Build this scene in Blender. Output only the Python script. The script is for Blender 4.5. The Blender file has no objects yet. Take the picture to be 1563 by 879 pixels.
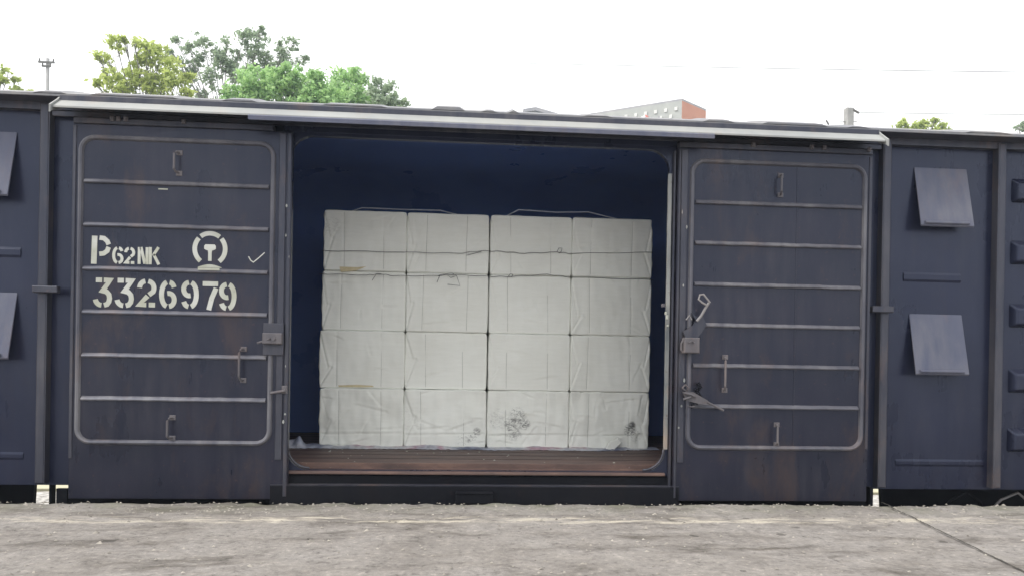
import bpy, math, random
from mathutils import Vector, Matrix, noise
R = math.radians
random.seed(7)
S = bpy.context.scene
COL = S.collection

# ------------------------------------------------------------------ camera
CAM = Vector((-0.1915, -5.8, 1.0267))
CR = Vector((0.99702576, -0.07520739, 0.01683718))
CU = Vector((-0.01659125, 0.0038937, 0.99985477))
CF = Vector((0.07526203, 0.99716031, -0.00263434))
SY = 126.3
cd = bpy.data.cameras.new('camera')
cam = bpy.data.objects.new('camera', cd)
COL.objects.link(cam)
m = Matrix((CR, CU, -CF)).transposed().to_4x4()
m.translation = CAM
cam.matrix_world = m
cd.sensor_width = 36.0
cd.lens = 1129 / 1563 * 36
cd.shift_y = SY / 1563
cd.clip_start = 0.05
cd.clip_end = 2000
S.camera = cam

def at(px, py, Y):
    """point of the plane y = Y seen at photo pixel px, py"""
    d = CF * 1129 + CR * (px - 781.5) - CU * (py - 439.5 - SY)
    return CAM + d * ((Y - CAM.y) / d.y)

# ------------------------------------------------------------------ light
SUN_EL, SUN_AZ = R(54), R(-98)
w = bpy.data.worlds.new('World'); S.world = w; w.use_nodes = True
nt = w.node_tree; nt.nodes.clear()
out = nt.nodes.new('ShaderNodeOutputWorld')
bg = nt.nodes.new('ShaderNodeBackground')
sky = nt.nodes.new('ShaderNodeTexSky'); sky.sky_type = 'NISHITA'; sky.sun_disc = False
sky.sun_elevation = SUN_EL; sky.sun_rotation = SUN_AZ
sky.air_density = 1.0; sky.dust_density = 4.0; sky.ozone_density = 1.0
mx = nt.nodes.new('ShaderNodeMix'); mx.data_type = 'RGBA'
mx.inputs[0].default_value = 0.85
mx.inputs[7].default_value = (10.4, 10.3, 10.1, 1)      # even cloud cover over the blue sky
nt.links.new(sky.outputs[0], mx.inputs[6]); nt.links.new(mx.outputs[2], bg.inputs[0])
bg.inputs[1].default_value = 0.1
nt.links.new(bg.outputs[0], out.inputs[0])
sl = bpy.data.lights.new('sun', 'SUN'); sl.energy = 2.2; sl.angle = R(25); sl.color = (1, .97, .92)
so = bpy.data.objects.new('sun', sl); COL.objects.link(so)
sd = Vector((math.sin(SUN_AZ) * math.cos(SUN_EL), math.cos(SUN_AZ) * math.cos(SUN_EL), math.sin(SUN_EL)))
so.rotation_euler = sd.to_track_quat('Z', 'Y').to_euler(); so.location = (0, -10, 20)
S.view_settings.view_transform = 'Standard'; S.view_settings.look = 'None'
S.view_settings.exposure = .88; S.view_settings.gamma = 1; S.view_settings.use_curve_mapping = False
S.cycles.volume_bounces = 1
S.cycles.max_bounces = 8

# ------------------------------------------------------------------ materials
def N(t, kind, **kw):
    n = t.nodes.new(kind)
    for k, v in kw.items():
        if k in n.inputs: n.inputs[k].default_value = v
        else: setattr(n, k, v)
    return n
def ramp(t, src, stops):
    r = t.nodes.new('ShaderNodeValToRGB')
    while len(r.color_ramp.elements) < len(stops): r.color_ramp.elements.new(.5)
    for e, (p, c) in zip(r.color_ramp.elements, stops):
        e.position = p; e.color = (*c, 1) if len(c) == 3 else c
    t.links.new(src, r.inputs[0]); return r
def mixc(t, fac, a, b, mode='MIX'):
    n = t.nodes.new('ShaderNodeMix'); n.data_type = 'RGBA'; n.blend_type = mode
    for i, v in ((0, fac), (6, a), (7, b)):
        if isinstance(v, (int, float)): n.inputs[i].default_value = v
        elif isinstance(v, tuple): n.inputs[i].default_value = (*v, 1)
        else: t.links.new(v, n.inputs[i])
    return n.outputs[2]
def coords(t, scale=(1, 1, 1), world=True, loc=(0, 0, 0)):
    if world: src = t.nodes.new('ShaderNodeNewGeometry').outputs['Position']
    else: src = t.nodes.new('ShaderNodeTexCoord').outputs['Object']
    mp = t.nodes.new('ShaderNodeMapping'); mp.inputs['Scale'].default_value = scale; mp.inputs['Location'].default_value = loc
    t.links.new(src, mp.inputs[0]); return mp.outputs[0]
def noi(t, vec, scale, detail=4, rough=.55, dist=0):
    n = t.nodes.new('ShaderNodeTexNoise'); n.inputs['Scale'].default_value = scale
    n.inputs['Detail'].default_value = detail; n.inputs['Roughness'].default_value = rough
    n.inputs['Distortion'].default_value = dist
    t.links.new(vec, n.inputs['Vector']); return n.outputs['Fac']
def new_mat(name, rough=.6, metallic=0):
    m_ = bpy.data.materials.new(name); m_.use_nodes = True
    t = m_.node_tree; b = t.nodes['Principled BSDF']
    b.inputs['Roughness'].default_value = rough; b.inputs['Metallic'].default_value = metallic
    return m_, t, b
def bump(t, b, h, strength=.3, dist=.01):
    n = t.nodes.new('ShaderNodeBump'); n.inputs['Strength'].default_value = strength; n.inputs['Distance'].default_value = dist
    t.links.new(h, n.inputs['Height']); t.links.new(n.outputs[0], b.inputs['Normal'])
def math_(t, op, a, b=None, clamp=False):
    n = t.nodes.new('ShaderNodeMath'); n.operation = op; n.use_clamp = clamp
    for i, v in ((0, a), (1, b)):
        if v is None: continue
        if isinstance(v, (int, float)): n.inputs[i].default_value = v
        else: t.links.new(v, n.inputs[i])
    return n.outputs[0]

def paint(name, c0, c1, rough=.42, dust=(.16, .15, .145), dustamt=.35, rust=.15, bumpy=.12, streak=3.5, stint=(.68, .77, 1.0)):
    m_, t, b = new_mat(name, rough)
    v = coords(t); vs = coords(t, (streak, streak, .5))
    n1 = noi(t, v, 1.7, 5); n2 = noi(t, vs, 3, 5, .6); n3 = noi(t, v, 26, 5, .7)
    base = mixc(t, ramp(t, n1, [(.35, (0, 0, 0)), (.68, (1, 1, 1))]).outputs[0], c0, c1)
    st = ramp(t, n2, [(.30, (0, 0, 0)), (.72, (1, 1, 1))]).outputs[0]
    gp_ = ramp(t, noi(t, coords(t, (1, 1, .7), loc=(3, 1, 8)), .9, 7, .62, .4), [(.40, (.15, .15, .15)), (.62, (1, 1, 1))]).outputs[0]
    d = math_(t, 'MULTIPLY', math_(t, 'MULTIPLY', st, gp_), dustamt * 1.7)
    base = mixc(t, d, base, dust)
    rp = ramp(t, noi(t, coords(t, (1.6, 1, .6), loc=(9, 4, 2)), 2.1, 8, .7, .3), [(.54, (0, 0, 0)), (.68, (1, 1, 1))]).outputs[0]
    base = mixc(t, math_(t, 'MULTIPLY', rp, min(.8, rust * 2.2)), base, (dust[0] * .75, dust[1] * .55, dust[2] * .45))
    rr = math_(t, 'MULTIPLY', ramp(t, n3, [(.6, (0, 0, 0)), (.72, (1, 1, 1))]).outputs[0], rust)
    base = mixc(t, rr, base, (.11, .055, .04))
    t.links.new(base, b.inputs['Base Color'])
    b.inputs['Specular Tint'].default_value = (*stint, 1)
    ro = math_(t, 'ADD', math_(t, 'ADD', math_(t, 'MULTIPLY', n2, .1), math_(t, 'MULTIPLY', n1, .2)), rough - .15)
    t.links.new(ro, b.inputs['Roughness'])
    bump(t, b, math_(t, 'ADD', n1, math_(t, 'MULTIPLY', n3, .06)), bumpy, .03)
    return m_
M = {}
M['wall'] = paint('wagon_wall_paint', (.006, .008, .024), (.012, .014, .034), .3, dust=(.045, .046, .062), dustamt=.2, rust=.1)
M['door'] = paint('wagon_door_paint', (.006, .007, .016), (.013, .012, .023), .3, dust=(.056, .05, .056), dustamt=.3, rust=.38)
for k_ in ('wall', 'door'): M[k_].node_tree.nodes['Principled BSDF'].inputs['Specular IOR Level'].default_value = .42
M['rib'] = paint('skylit_rib_paint', (.045, .045, .058), (.085, .083, .098), .55, dust=(.26, .25, .25), dustamt=.4, rust=.2)  # door paint lightened for the sky light on the ribs, with dust streaks
M['post'] = paint('worn_post_paint', (.018, .019, .030), (.035, .035, .045), .4, dust=(.13, .12, .12), dustamt=.35, rust=.3)
M['hood'] = paint('grey_hood_paint', (.20, .21, .215), (.28, .29, .285), .7, dust=(.34, .33, .30), dustamt=.3, rust=.12, stint=(1, 1, 1))
M['roof'] = paint('roof_paint', (.12, .125, .14), (.2, .2, .21), .55, dust=(.3, .28, .25), dustamt=.4, rust=.2)
M['inner'] = paint('blue_inner_lining', (.085, .15, .40), (.11, .19, .46), .3, dust=(.14, .22, .46), dustamt=.03, rust=.0, streak=.4, bumpy=.02)  # bluish lining, its blue strengthened to stand in for the veil of glare
M['dark'] = paint('sooty_underframe', (.005, .005, .007), (.009, .009, .011), .7, dust=(.02, .018, .017), dustamt=.2, rust=.1)
M['dark'].node_tree.nodes['Principled BSDF'].inputs['Specular IOR Level'].default_value = .15
M['jamb'] = paint('chipped_jamb_metal', (.11, .12, .12), (.30, .30, .28), .5, dust=(.5, .5, .46), dustamt=.5, rust=.9)
M['latch'] = paint('rusty_latch_steel', (.06, .057, .062), (.11, .097, .10), .5, dust=(.25, .22, .21), dustamt=.4, rust=.5)
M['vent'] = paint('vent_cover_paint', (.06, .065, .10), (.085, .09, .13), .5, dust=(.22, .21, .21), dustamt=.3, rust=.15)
M['steel'] = paint('dull_steel', (.18, .17, .17), (.3, .28, .27), .45, dustamt=.3, rust=.6)

def floor_mat():
    m_, t, b = new_mat('brown_floor_planks', .6)
    v = coords(t, (1, 6, 3)); n1 = noi(t, v, 3, 6, .65); n2 = noi(t, coords(t), 40, 4)
    c = ramp(t, n1, [(.3, (.045, .028, .026)), (.55, (.10, .058, .048)), (.75, (.17, .10, .075))]).outputs[0]
    sp = ramp(t, n2, [(.68, (0, 0, 0)), (.74, (1, 1, 1))]).outputs[0]
    c = mixc(t, math_(t, 'MULTIPLY', sp, .5), c, (.3, .25, .22))
    t.links.new(c, b.inputs['Base Color']); bump(t, b, n1, .5, .01); return m_
M['floor'] = floor_mat()

def concrete():
    m_, t, b = new_mat('worn_platform_concrete', .85)
    v = coords(t); vx = coords(t, (.35, 1, 1))
    n1 = noi(t, v, .8, 9, .68); n2 = noi(t, v, 6, 9, .72); n3 = noi(t, v, 24, 8, .8); n4 = noi(t, vx, 2.3, 7, .7, .6)
    c = ramp(t, n1, [(.3, (.172, .157, .145)), (.45, (.225, .207, .192)), (.55, (.242, .225, .212)), (.7, (.272, .252, .235))]).outputs[0]
    k = ramp(t, n2, [(.33, (.62, .61, .59)), (.45, (.93, .93, .93)), (.57, (1.05, 1.05, 1.04)), (.7, (1.32, 1.31, 1.29))]).outputs[0]
    c = mixc(t, 1.0, c, k, 'MULTIPLY')
    k3 = ramp(t, n3, [(.34, (.25, .24, .23)), (.43, (.92, .92, .92)), (.57, (1.05, 1.05, 1.05)), (.66, (1.6, 1.57, 1.5))]).outputs[0]
    c = mixc(t, .85, c, k3, 'MULTIPLY')
    pv_ = t.nodes.new('ShaderNodeTexVoronoi'); pv_.inputs['Scale'].default_value = 5.5; pv_.inputs['Randomness'].default_value = 1
    dist_ = t.nodes.new('ShaderNodeMix'); dist_.data_type = 'RGBA'; dist_.inputs[0].default_value = .06
    nn3 = t.nodes.new('ShaderNodeTexNoise'); nn3.inputs['Scale'].default_value = 18; t.links.new(v, nn3.inputs['Vector'])
    t.links.new(v, dist_.inputs[6]); t.links.new(nn3.outputs['Color'], dist_.inputs[7]); t.links.new(dist_.outputs[2], pv_.inputs['Vector'])
    sepc = t.nodes.new('ShaderNodeSeparateColor'); t.links.new(pv_.outputs['Color'], sepc.inputs[0])
    pit = math_(t, 'LESS_THAN', pv_.outputs['Distance'], math_(t, 'MULTIPLY', math_(t, 'SUBTRACT', sepc.outputs[0], .62, True), .5))
    c = mixc(t, math_(t, 'MULTIPLY', pit, .7), c, (.05, .045, .04))
    # dark oily patches, stretched along the platform
    k4 = ramp(t, n4, [(.36, (.42, .40, .37)), (.45, (.85, .84, .83)), (.52, (1, 1, 1))]).outputs[0]
    c = mixc(t, .95, c, k4, 'MULTIPLY')
    pos = t.nodes.new('ShaderNodeNewGeometry').outputs['Position']
    sx = t.nodes.new('ShaderNodeSeparateXYZ'); t.links.new(pos, sx.inputs[0]); y = sx.outputs[1]; x = sx.outputs[0]
    # mossy, dusty band at the coping
    e = math_(t, 'SUBTRACT', 1, math_(t, 'DIVIDE', math_(t, 'ABSOLUTE', math_(t, 'ADD', y, .15)), .5), True)
    n5 = noi(t, v, 2.6, 6, .7)
    g = math_(t, 'MULTIPLY', e, ramp(t, n5, [(.42, (0, 0, 0)), (.62, (1, 1, 1))]).outputs[0])
    c = mixc(t, math_(t, 'MULTIPLY', g, .75), c, (.15, .155, .10))
    # worn painted edge line
    yy = math_(t, 'ADD', y, math_(t, 'MULTIPLY', noi(t, v, 2.3, 6, .7), .14))
    ln = math_(t, 'SUBTRACT', 1, math_(t, 'DIVIDE', math_(t, 'ABSOLUTE', math_(t, 'ADD', yy, .72)), .12), True)
    ln = math_(t, 'MULTIPLY', math_(t, 'MULTIPLY', ln, 2.2, True), ramp(t, noi(t, coords(t, (.5, 2, 1)), 5, 8, .75), [(.47, (0, 0, 0)), (.6, (1, 1, 1))]).outputs[0])
    c = mixc(t, math_(t, 'MULTIPLY', ln, .8), c, (.55, .50, .41))
    t.links.new(c, b.inputs['Base Color'])
    h = math_(t, 'ADD', math_(t, 'MULTIPLY', n2, .6), math_(t, 'MULTIPLY', n3, .35))
    bump(t, b, h, .75, .03); return m_
M['concrete'] = concrete()

def simple(name, c0, c1, scale=8, rough=.8, b_=.3, world=True, bd=.01):
    m_, t, b = new_mat(name, rough); v = coords(t, world=world); n = noi(t, v, scale, 5)
    t.links.new(ramp(t, n, [(.3, c0), (.7, c1)]).outputs[0], b.inputs['Base Color'])
    if b_: bump(t, b, n, b_, bd)
    return m_
M['ballast'] = simple('pale_ballast', (.16, .15, .14), (.55, .53, .50), 14, .9, .8)
M['earth'] = simple('bare_earth', (.1, .1, .07), (.2, .19, .14), 2, .95)
M['cream'] = simple('cream_plaster', (.38, .36, .25), (.46, .44, .32), 3, .85)
M['bark'] = simple('grey_bark', (.14, .13, .12), (.24, .23, .21), 6, .9)
M['pole'] = simple('pole_concrete', (.24, .24, .24), (.34, .34, .34), 5, .85)
M['wood'] = simple('weathered_crossarm', (.10, .10, .10), (.16, .155, .15), 9, .85)
M['wire'] = simple('dark_wire', (.07, .07, .07), (.12, .12, .12), 5, .5, 0)
M['tie'] = simple('thin_tie_wire', (.22, .22, .21), (.30, .30, .28), 5, .6, 0)
M['lightwire'] = simple('galvanised_wire', (.5, .55, .62), (.65, .68, .74), 12, .4, 0)
M['stone'] = simple('loose_grit', (.10, .09, .08), (.42, .39, .34), 9, .9, .2)
M['seam'] = simple('dirt_filled_joint', (.02, .019, .017), (.06, .052, .04), 20, .95)

def letter_mat():
    m_, t, b = new_mat('worn_white_stencil_paint', .55)
    v = coords(t); n = noi(t, v, 30, 6, .7); n2 = noi(t, v, 5, 3)
    c = ramp(t, n2, [(.35, (.38, .39, .32)), (.65, (.52, .53, .50))]).outputs[0]
    c = mixc(t, ramp(t, n, [(.62, (0, 0, 0)), (.72, (.7, .7, .7))]).outputs[0], c, (.2, .2, .2))
    t.links.new(c, b.inputs['Base Color']); return m_
M['letter'] = letter_mat()

def bale_mat():
    m_, t, b = new_mat('white_wrapped_pulp', .62)
    v = coords(t)
    n1 = noi(t, v, 1.4, 4); n2 = noi(t, coords(t, (1, 1, 7)), 7, 4, .5)
    c = ramp(t, n1, [(.35, (.73, .74, .69)), (.65, (.80, .815, .77))]).outputs[0]
    c = mixc(t, .35, c, ramp(t, n2, [(.35, (.90, .90, .88)), (.65, (1, 1, 1))]).outputs[0], 'MULTIPLY')
    pos = t.nodes.new('ShaderNodeNewGeometry').outputs['Position']
    def spot(p, r, lo, amt, col, sc=28, squash=(1, 1, 1)):
        nonlocal c
        q = t.nodes.new('ShaderNodeVectorMath'); q.operation = 'SUBTRACT'; t.links.new(pos, q.inputs[0]); q.inputs[1].default_value = p
        q2 = t.nodes.new('ShaderNodeVectorMath'); q2.operation = 'MULTIPLY'; t.links.new(q.outputs[0], q2.inputs[0]); q2.inputs[1].default_value = squash
        l = t.nodes.new('ShaderNodeVectorMath'); l.operation = 'LENGTH'; t.links.new(q2.outputs[0], l.inputs[0])
        f = math_(t, 'SUBTRACT', 1, math_(t, 'DIVIDE', l.outputs['Value'], r), True)
        f = math_(t, 'MULTIPLY', f, 2.5, True)
        g = ramp(t, noi(t, coords(t, (1, 1, 2.1)), sc * .8, 7, .75, 1.6), [(lo, (0, 0, 0)), (lo + .08, (1, 1, 1))]).outputs[0]
        c = mixc(t, math_(t, 'MULTIPLY', math_(t, 'MULTIPLY', f, g), amt), c, col)
    Yb = 1.34
    for (x, y, r, lo, am, col) in [(790, 634, .10, .50, .75, (.12, .12, .12)), (800, 646, .07, .45, .8, (.10, .10, .10)), (779, 647, .08, .47, .7, (.12, .12, .12)), (784, 660, .09, .49, .7, (.14, .14, .14)), (964, 648, .045, .40, .9, (.09, .09, .09)), (961, 656, .07, .46, .85, (.10, .10, .10)),
                              (970, 664, .08, .52, .5, (.14, .14, .14)), (728, 658, .05, .46, .75, (.10, .10, .10)), (720, 668, .06, .50, .6, (.12, .12, .12)), (706, 672, .08, .53, .5, (.16, .16, .16)),
                              (507, 345, .10, .5, .3, (.3, .3, .28)), (630, 640, .16, .54, .25, (.3, .3, .28)), (760, 640, .12, .5, .4, (.2, .2, .2)),
                              (935, 640, .3, .6, .25, (.3, .3, .28))]:
        spot(tuple(at(x, y, Yb)), r, lo, am, col)
    t.links.new(c, b.inputs['Base Color'])
    bump(t, b, noi(t, v, 16, 5, .6), .12, .01)
    return m_
M['bale'] = bale_mat()
M['ochre'] = simple('ochre_pulp_core', (.5, .43, .26), (.62, .54, .36), 30, .8)
def sheet_mat():
    m_, t, b = new_mat('dirty_woven_plastic', .4)
    v = coords(t); n = noi(t, coords(t, (1, 1, 1)), 2.2, 3); n2 = noi(t, v, 14, 5)
    c = ramp(t, n, [(.34, (.08, .10, .18)), (.44, (.36, .38, .46)), (.55, (.55, .54, .57)), (.62, (.45, .27, .33)), (.7, (.4, .4, .46))]).outputs[0]
    c = mixc(t, .6, c, ramp(t, n2, [(.35, (.4, .4, .42)), (.6, (1, 1, 1))]).outputs[0], 'MULTIPLY')
    t.links.new(c, b.inputs['Base Color']); bump(t, b, n2, .5, .02); return m_
M['sheet'] = sheet_mat()

def leaf(name, cols):
    m_, t, b = new_mat(name, .6)
    oi = t.nodes.new('ShaderNodeNewGeometry')
    r = ramp(t, oi.outputs['Random Per Island'], [(i / max(1, len(cols) - 1), c) for i, c in enumerate(cols)])
    t.links.new(r.outputs[0], b.inputs['Base Color'])
    tr = t.nodes.new('ShaderNodeBsdfTranslucent'); t.links.new(r.outputs[0], tr.inputs[0])
    mxs = t.nodes.new('ShaderNodeMixShader'); mxs.inputs[0].default_value = .5
    t.links.new(b.outputs[0], mxs.inputs[1]); t.links.new(tr.outputs[0], mxs.inputs[2])
    t.links.new(mxs.outputs[0], t.nodes['Material Output'].inputs[0]); return m_
M['leaf_yellow'] = leaf('yellow_green_leaves', [(.36, .44, .14), (.52, .60, .20), (.44, .52, .16)])
M['leaf_grey'] = leaf('grey_green_leaves', [(.26, .34, .24), (.36, .45, .30), (.31, .40, .25)])
M['leaf_green'] = leaf('bright_green_leaves', [(.26, .42, .19), (.36, .56, .24), (.42, .62, .24)])

# ------------------------------------------------------------------ mesh helpers
class MB:
    def __init__(s): s.v = []; s.f = []
    def add(s, vs, fs):
        o = len(s.v); s.v += [tuple(x) for x in vs]; s.f += [tuple(i + o for i in f) for f in fs]; return s
    def box(s, x0, x1, y0, y1, z0, z1):
        vs = [(x, y, z) for x in (x0, x1) for y in (y0, y1) for z in (z0, z1)]
        return s.add(vs, [(0, 1, 3, 2), (4, 6, 7, 5), (0, 4, 5, 1), (2, 3, 7, 6), (0, 2, 6, 4), (1, 5, 7, 3)])
    def cbox(s, x0, x1, y0, y1, z0, z1, c=.006):
        """box whose front edges (towards -y) are chamfered"""
        P = [(x0, y1, z0), (x1, y1, z0), (x1, y1, z1), (x0, y1, z1), (x0, y0 + c, z0), (x1, y0 + c, z0), (x1, y0 + c, z1), (x0, y0 + c, z1),
             (x0 + c, y0, z0 + c), (x1 - c, y0, z0 + c), (x1 - c, y0, z1 - c), (x0 + c, y0, z1 - c)]
        return s.add(P, [(0, 3, 2, 1), (0, 1, 5, 4), (1, 2, 6, 5), (2, 3, 7, 6), (3, 0, 4, 7), (4, 5, 9, 8), (5, 6, 10, 9), (6, 7, 11, 10), (7, 4, 8, 11), (8, 9, 10, 11)])
    def prism(s, poly, axis, a, b):
        """poly in the two other axes, extruded along axis from a to b"""
        n = len(poly)
        def mk(p, t):
            return {'x': (t, p[0], p[1]), 'y': (p[0], t, p[1]), 'z': (p[0], p[1], t)}[axis]
        vs = [mk(p, a) for p in poly] + [mk(p, b) for p in poly]
        fs = [tuple(range(n)), tuple(range(2 * n - 1, n - 1, -1))] + [(i, i + n, (i + 1) % n + n, (i + 1) % n) for i in range(n)]
        return s.add(vs, fs)
    def tube(s, pts, r, n=8, r1=None, closed=False):
        pts = [Vector(p) for p in pts]; L = len(pts); vs = []; fs = []
        up = Vector((.3, .5, .81)).normalized()
        for i, p in enumerate(pts):
            a = pts[(i - 1) % L] if (closed or i > 0) else p
            b_ = pts[(i + 1) % L] if (closed or i < L - 1) else p
            d = (b_ - a).normalized(); u = d.cross(up)
            if u.length < 1e-3: u = d.cross(Vector((1, 0, 0)))
            u.normalize(); v_ = d.cross(u)
            rr = r if r1 is None else r + (r1 - r) * i / (L - 1)
            for k in range(n):
                t = 2 * math.pi * k / n; vs.append(p + u * math.cos(t) * rr + v_ * math.sin(t) * rr)
        m_ = L if closed else L - 1
        for i in range(m_):
            for k in range(n):
                j = (i + 1) % L
                fs.append((i * n + k, i * n + (k + 1) % n, j * n + (k + 1) % n, j * n + k))
        if not closed: fs += [tuple(range(n)), tuple(range((L - 1) * n + n - 1, (L - 1) * n - 1, -1))]
        return s.add(vs, fs)
    def ridge(s, path, prof, closed=False):
        """pressed ridge in the xz plane: prof = list of (offset across, y); path = list of (x, z)"""
        pts = [Vector(p) for p in path]; L = len(pts); k = len(prof); vs = []; fs = []
        for i, p in enumerate(pts):
            a = pts[(i - 1) % L] if (closed or i > 0) else p
            b_ = pts[(i + 1) % L] if (closed or i < L - 1) else p
            d = (b_ - a).normalized(); nn = Vector((-d.y, d.x))
            for (o, y) in prof: vs.append((p.x + nn.x * o, y, p.y + nn.y * o))
        for i in range(L if closed else L - 1):
            j = (i + 1) % L
            for q in range(k - 1): fs.append((i * k + q, i * k + q + 1, j * k + q + 1, j * k + q))
        if not closed: fs += [tuple(range(k)), tuple(range(L * k - 1, (L - 1) * k - 1, -1))]
        return s.add(vs, fs)
    def build(s, name, mat, parent=None, smooth=False, bevel=0, loc=None):
        me = bpy.data.meshes.new(name)
        off = Vector(loc) if loc is not None else (parent_world(parent) if parent else Vector())
        me.from_pydata([tuple(Vector(v) - off) for v in s.v], [], s.f)
        me.materials.append(mat); me.update()
        import bmesh
        bm = bmesh.new(); bm.from_mesh(me); bmesh.ops.recalc_face_normals(bm, faces=bm.faces); bm.to_mesh(me); bm.free()
        if smooth:
            for p in me.polygons: p.use_smooth = True
        o = bpy.data.objects.new(name, me); COL.objects.link(o)
        if parent is not None:
            o.parent = parent
            o.location = off - parent_world(parent)
        else: o.location = off
        if bevel:
            bv = o.modifiers.new('bevel', 'BEVEL'); bv.width = bevel; bv.segments = 2; bv.limit_method = 'ANGLE'
        return o
def parent_world(o):
    p = Vector()
    while o is not None: p += o.location; o = o.parent
    return p
def tag(o, label=None, cat=None, group=None, kind=None):
    if label: o['label'] = label
    if cat: o['category'] = cat
    if group: o['group'] = group
    if kind: o['kind'] = kind
    return o
def thing(name, loc, label, cat, group=None):
    o = bpy.data.objects.new(name, None); COL.objects.link(o); o.location = loc; o.empty_display_size = .2
    return tag(o, label, cat, group)
def rrect(x0, x1, z0, z1, r, n=7):
    pts = []
    for cx, cz, a0 in ((x1 - r, z1 - r, 0), (x0 + r, z1 - r, 90), (x0 + r, z0 + r, 180), (x1 - r, z0 + r, 270)):
        for i in range(n): a = R(a0 + 90 * i / (n - 1)); pts.append((cx + r * math.cos(a), cz + r * math.sin(a)))
    return pts

# ------------------------------------------------------------------ setting
GZ = -1.12
g = MB()
g.add([(-900, -60, GZ - .25), (900, -60, GZ - .25), (900, 1500, GZ - .25), (-900, 1500, GZ - .25)], [(0, 1, 2, 3)])
tag(g.build('ground', M['earth']), kind='structure')
b = MB()
nx, ny = 240, 14
for i in range(nx + 1):
    for j in range(ny + 1):
        x = -14 + 28 * i / nx; y = .1 + 5.4 * j / ny
        b.v.append((x, y, GZ + .03 * noise.noise(Vector((x * 3, y * 3, 0))) + .02 * noise.noise(Vector((x * 9, y * 9, 4))) + .29 * max(0, min(1, (y - 3.4) / 1.6))))
for i in range(nx):
    for j in range(ny): k = i * (ny + 1) + j; b.f.append((k, k + ny + 1, k + ny + 2, k + 1))
tag(b.build('ballast', M['ballast'], smooth=True), kind='structure')

# platform slab: one sheet with a broken coping edge, denser near the edge
def plat():
    b = MB(); X0, X1 = -45, 45
    xs = []; x = X0
    while x < X1: xs.append(x); x += .025 if -5.2 < x < 5.6 else .6
    xs.append(X1)
    ys = [0, .012, .03, .06, .1, .15, .22, .3, .4, .52, .7, .9, 1.1, 1.4, 1.8, 2.3, 3, 4, 6, 10, 20, 40]
    for x in xs:
        e = .03 * noise.noise(Vector((x * 1.3, 0, 0))) + .035 * noise.noise(Vector((x * 5, 3, 0))) + .02 * noise.noise(Vector((x * 17, 7, 0)))
        # chipped places
        ch = max(0, noise.noise(Vector((x * 2.2, 9, 1))) - .25) * .16
        for j, d in enumerate(ys):
            y = -.10 - ch * math.exp(-d / .1) + e * math.exp(-d / .12) - d
            z = .010 * noise.noise(Vector((x * 3, d * 4, 0))) + .008 * noise.noise(Vector((x * 11, d * 13, 2))) * (d < 2.5)
            z -= .045 * math.exp(-d / .012) + .02 * math.exp(-d / .08)*(1 + noise.noise(Vector((x * 8, d * 10, 5))))
            b.v.append((x, y, z))
        b.v.append((x, -.14 + e, -1.3)) 
    n = len(ys) + 1
    for i in range(len(xs) - 1):
        for j in range(len(ys) - 1): k = i * n + j; b.f.append((k, k + n, k + n + 1, k + 1))
        k = i * n; b.f.append((k, k + len(ys), k + n + len(ys), k + n))
    return b
tag(plat().build('platform', M['concrete'], smooth=True), kind='structure')

# joint that crosses the platform at a slant (a shallow sunken strip, rough sided)
def joint():
    b = MB(); A = Vector((3.225, -.115)); B = Vector((2.80, -2.13)); n = 120
    d = B - A
    for i in range(n + 1):
        t = i / n * 1.9; p = A + d * t
        o = .018 * noise.noise(Vector((t * 9, 1, 0))) + .008 * noise.noise(Vector((t * 40, 1, 0)))
        wd = .0065 + .005 * noise.noise(Vector((t * 22, 8, 0)))
        z = .0105
        b.v += [(p.x + o - wd, p.y, z), (p.x + o, p.y, z + .001), (p.x + o + wd, p.y, z)]
    for i in range(n):
        for j in range(2): k = i * 3 + j; b.f.append((k, k + 1, k + 4, k + 3))
    return b
tag(joint().build('platform_joint', M['seam']), kind='structure')

# grit, chips and leaves lying on the platform
def grit():
    b = MB(); rnd = random.Random(3)
    for i in range(1500):
        if rnd.random() < .5: x = rnd.uniform(-4, 4.8); d = abs(rnd.gauss(0, .28)); y = -.16 - d
        else: x = rnd.uniform(-4, 4.5); y = rnd.uniform(-2.6, -.3)
        s_ = rnd.uniform(.003, .009) * (1.9 if rnd.random() < .05 else 1)
        c = Vector((x, y, .010 * noise.noise(Vector((x * 3, (-.1 - y) * 4, 0))) + s_ * .3))
        vs = []
        for k in range(5):
            a = k * 2 * math.pi / 5 + rnd.random(); rr = s_ * rnd.uniform(.7, 1.4)
            vs.append(c + Vector((math.cos(a) * rr * 1.4, math.sin(a) * rr, -s_ * .4)))
        vs += [c + Vector((rnd.uniform(-.3, .3) * s_, 0, s_ * .6))]
        b.add(vs, [(k, (k + 1) % 5, 5) for k in range(5)])
    return b
tag(grit().build('grit', M['stone']), 'loose grit and stone chips scattered over the platform', kind='stuff')

def scrape():   # pale curved scratch on the concrete lower left
    b = MB(); P = [(120, 851), (175, 843), (220, 833), (258, 820)]
    pts = []
    for px, py in P:
        d = CF * 1129 + CR * (px - 781.5) - CU * (py - 439.5 - SY); pts.append(CAM + d * ((.014 - CAM.z) / d.z))
    for p in pts: b.v += [(p.x, p.y - .006, .015), (p.x, p.y + .006, .015)]
    for i in range(3): b.f.append((2 * i, 2 * i + 1, 2 * i + 3, 2 * i + 2))
    return b

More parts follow.
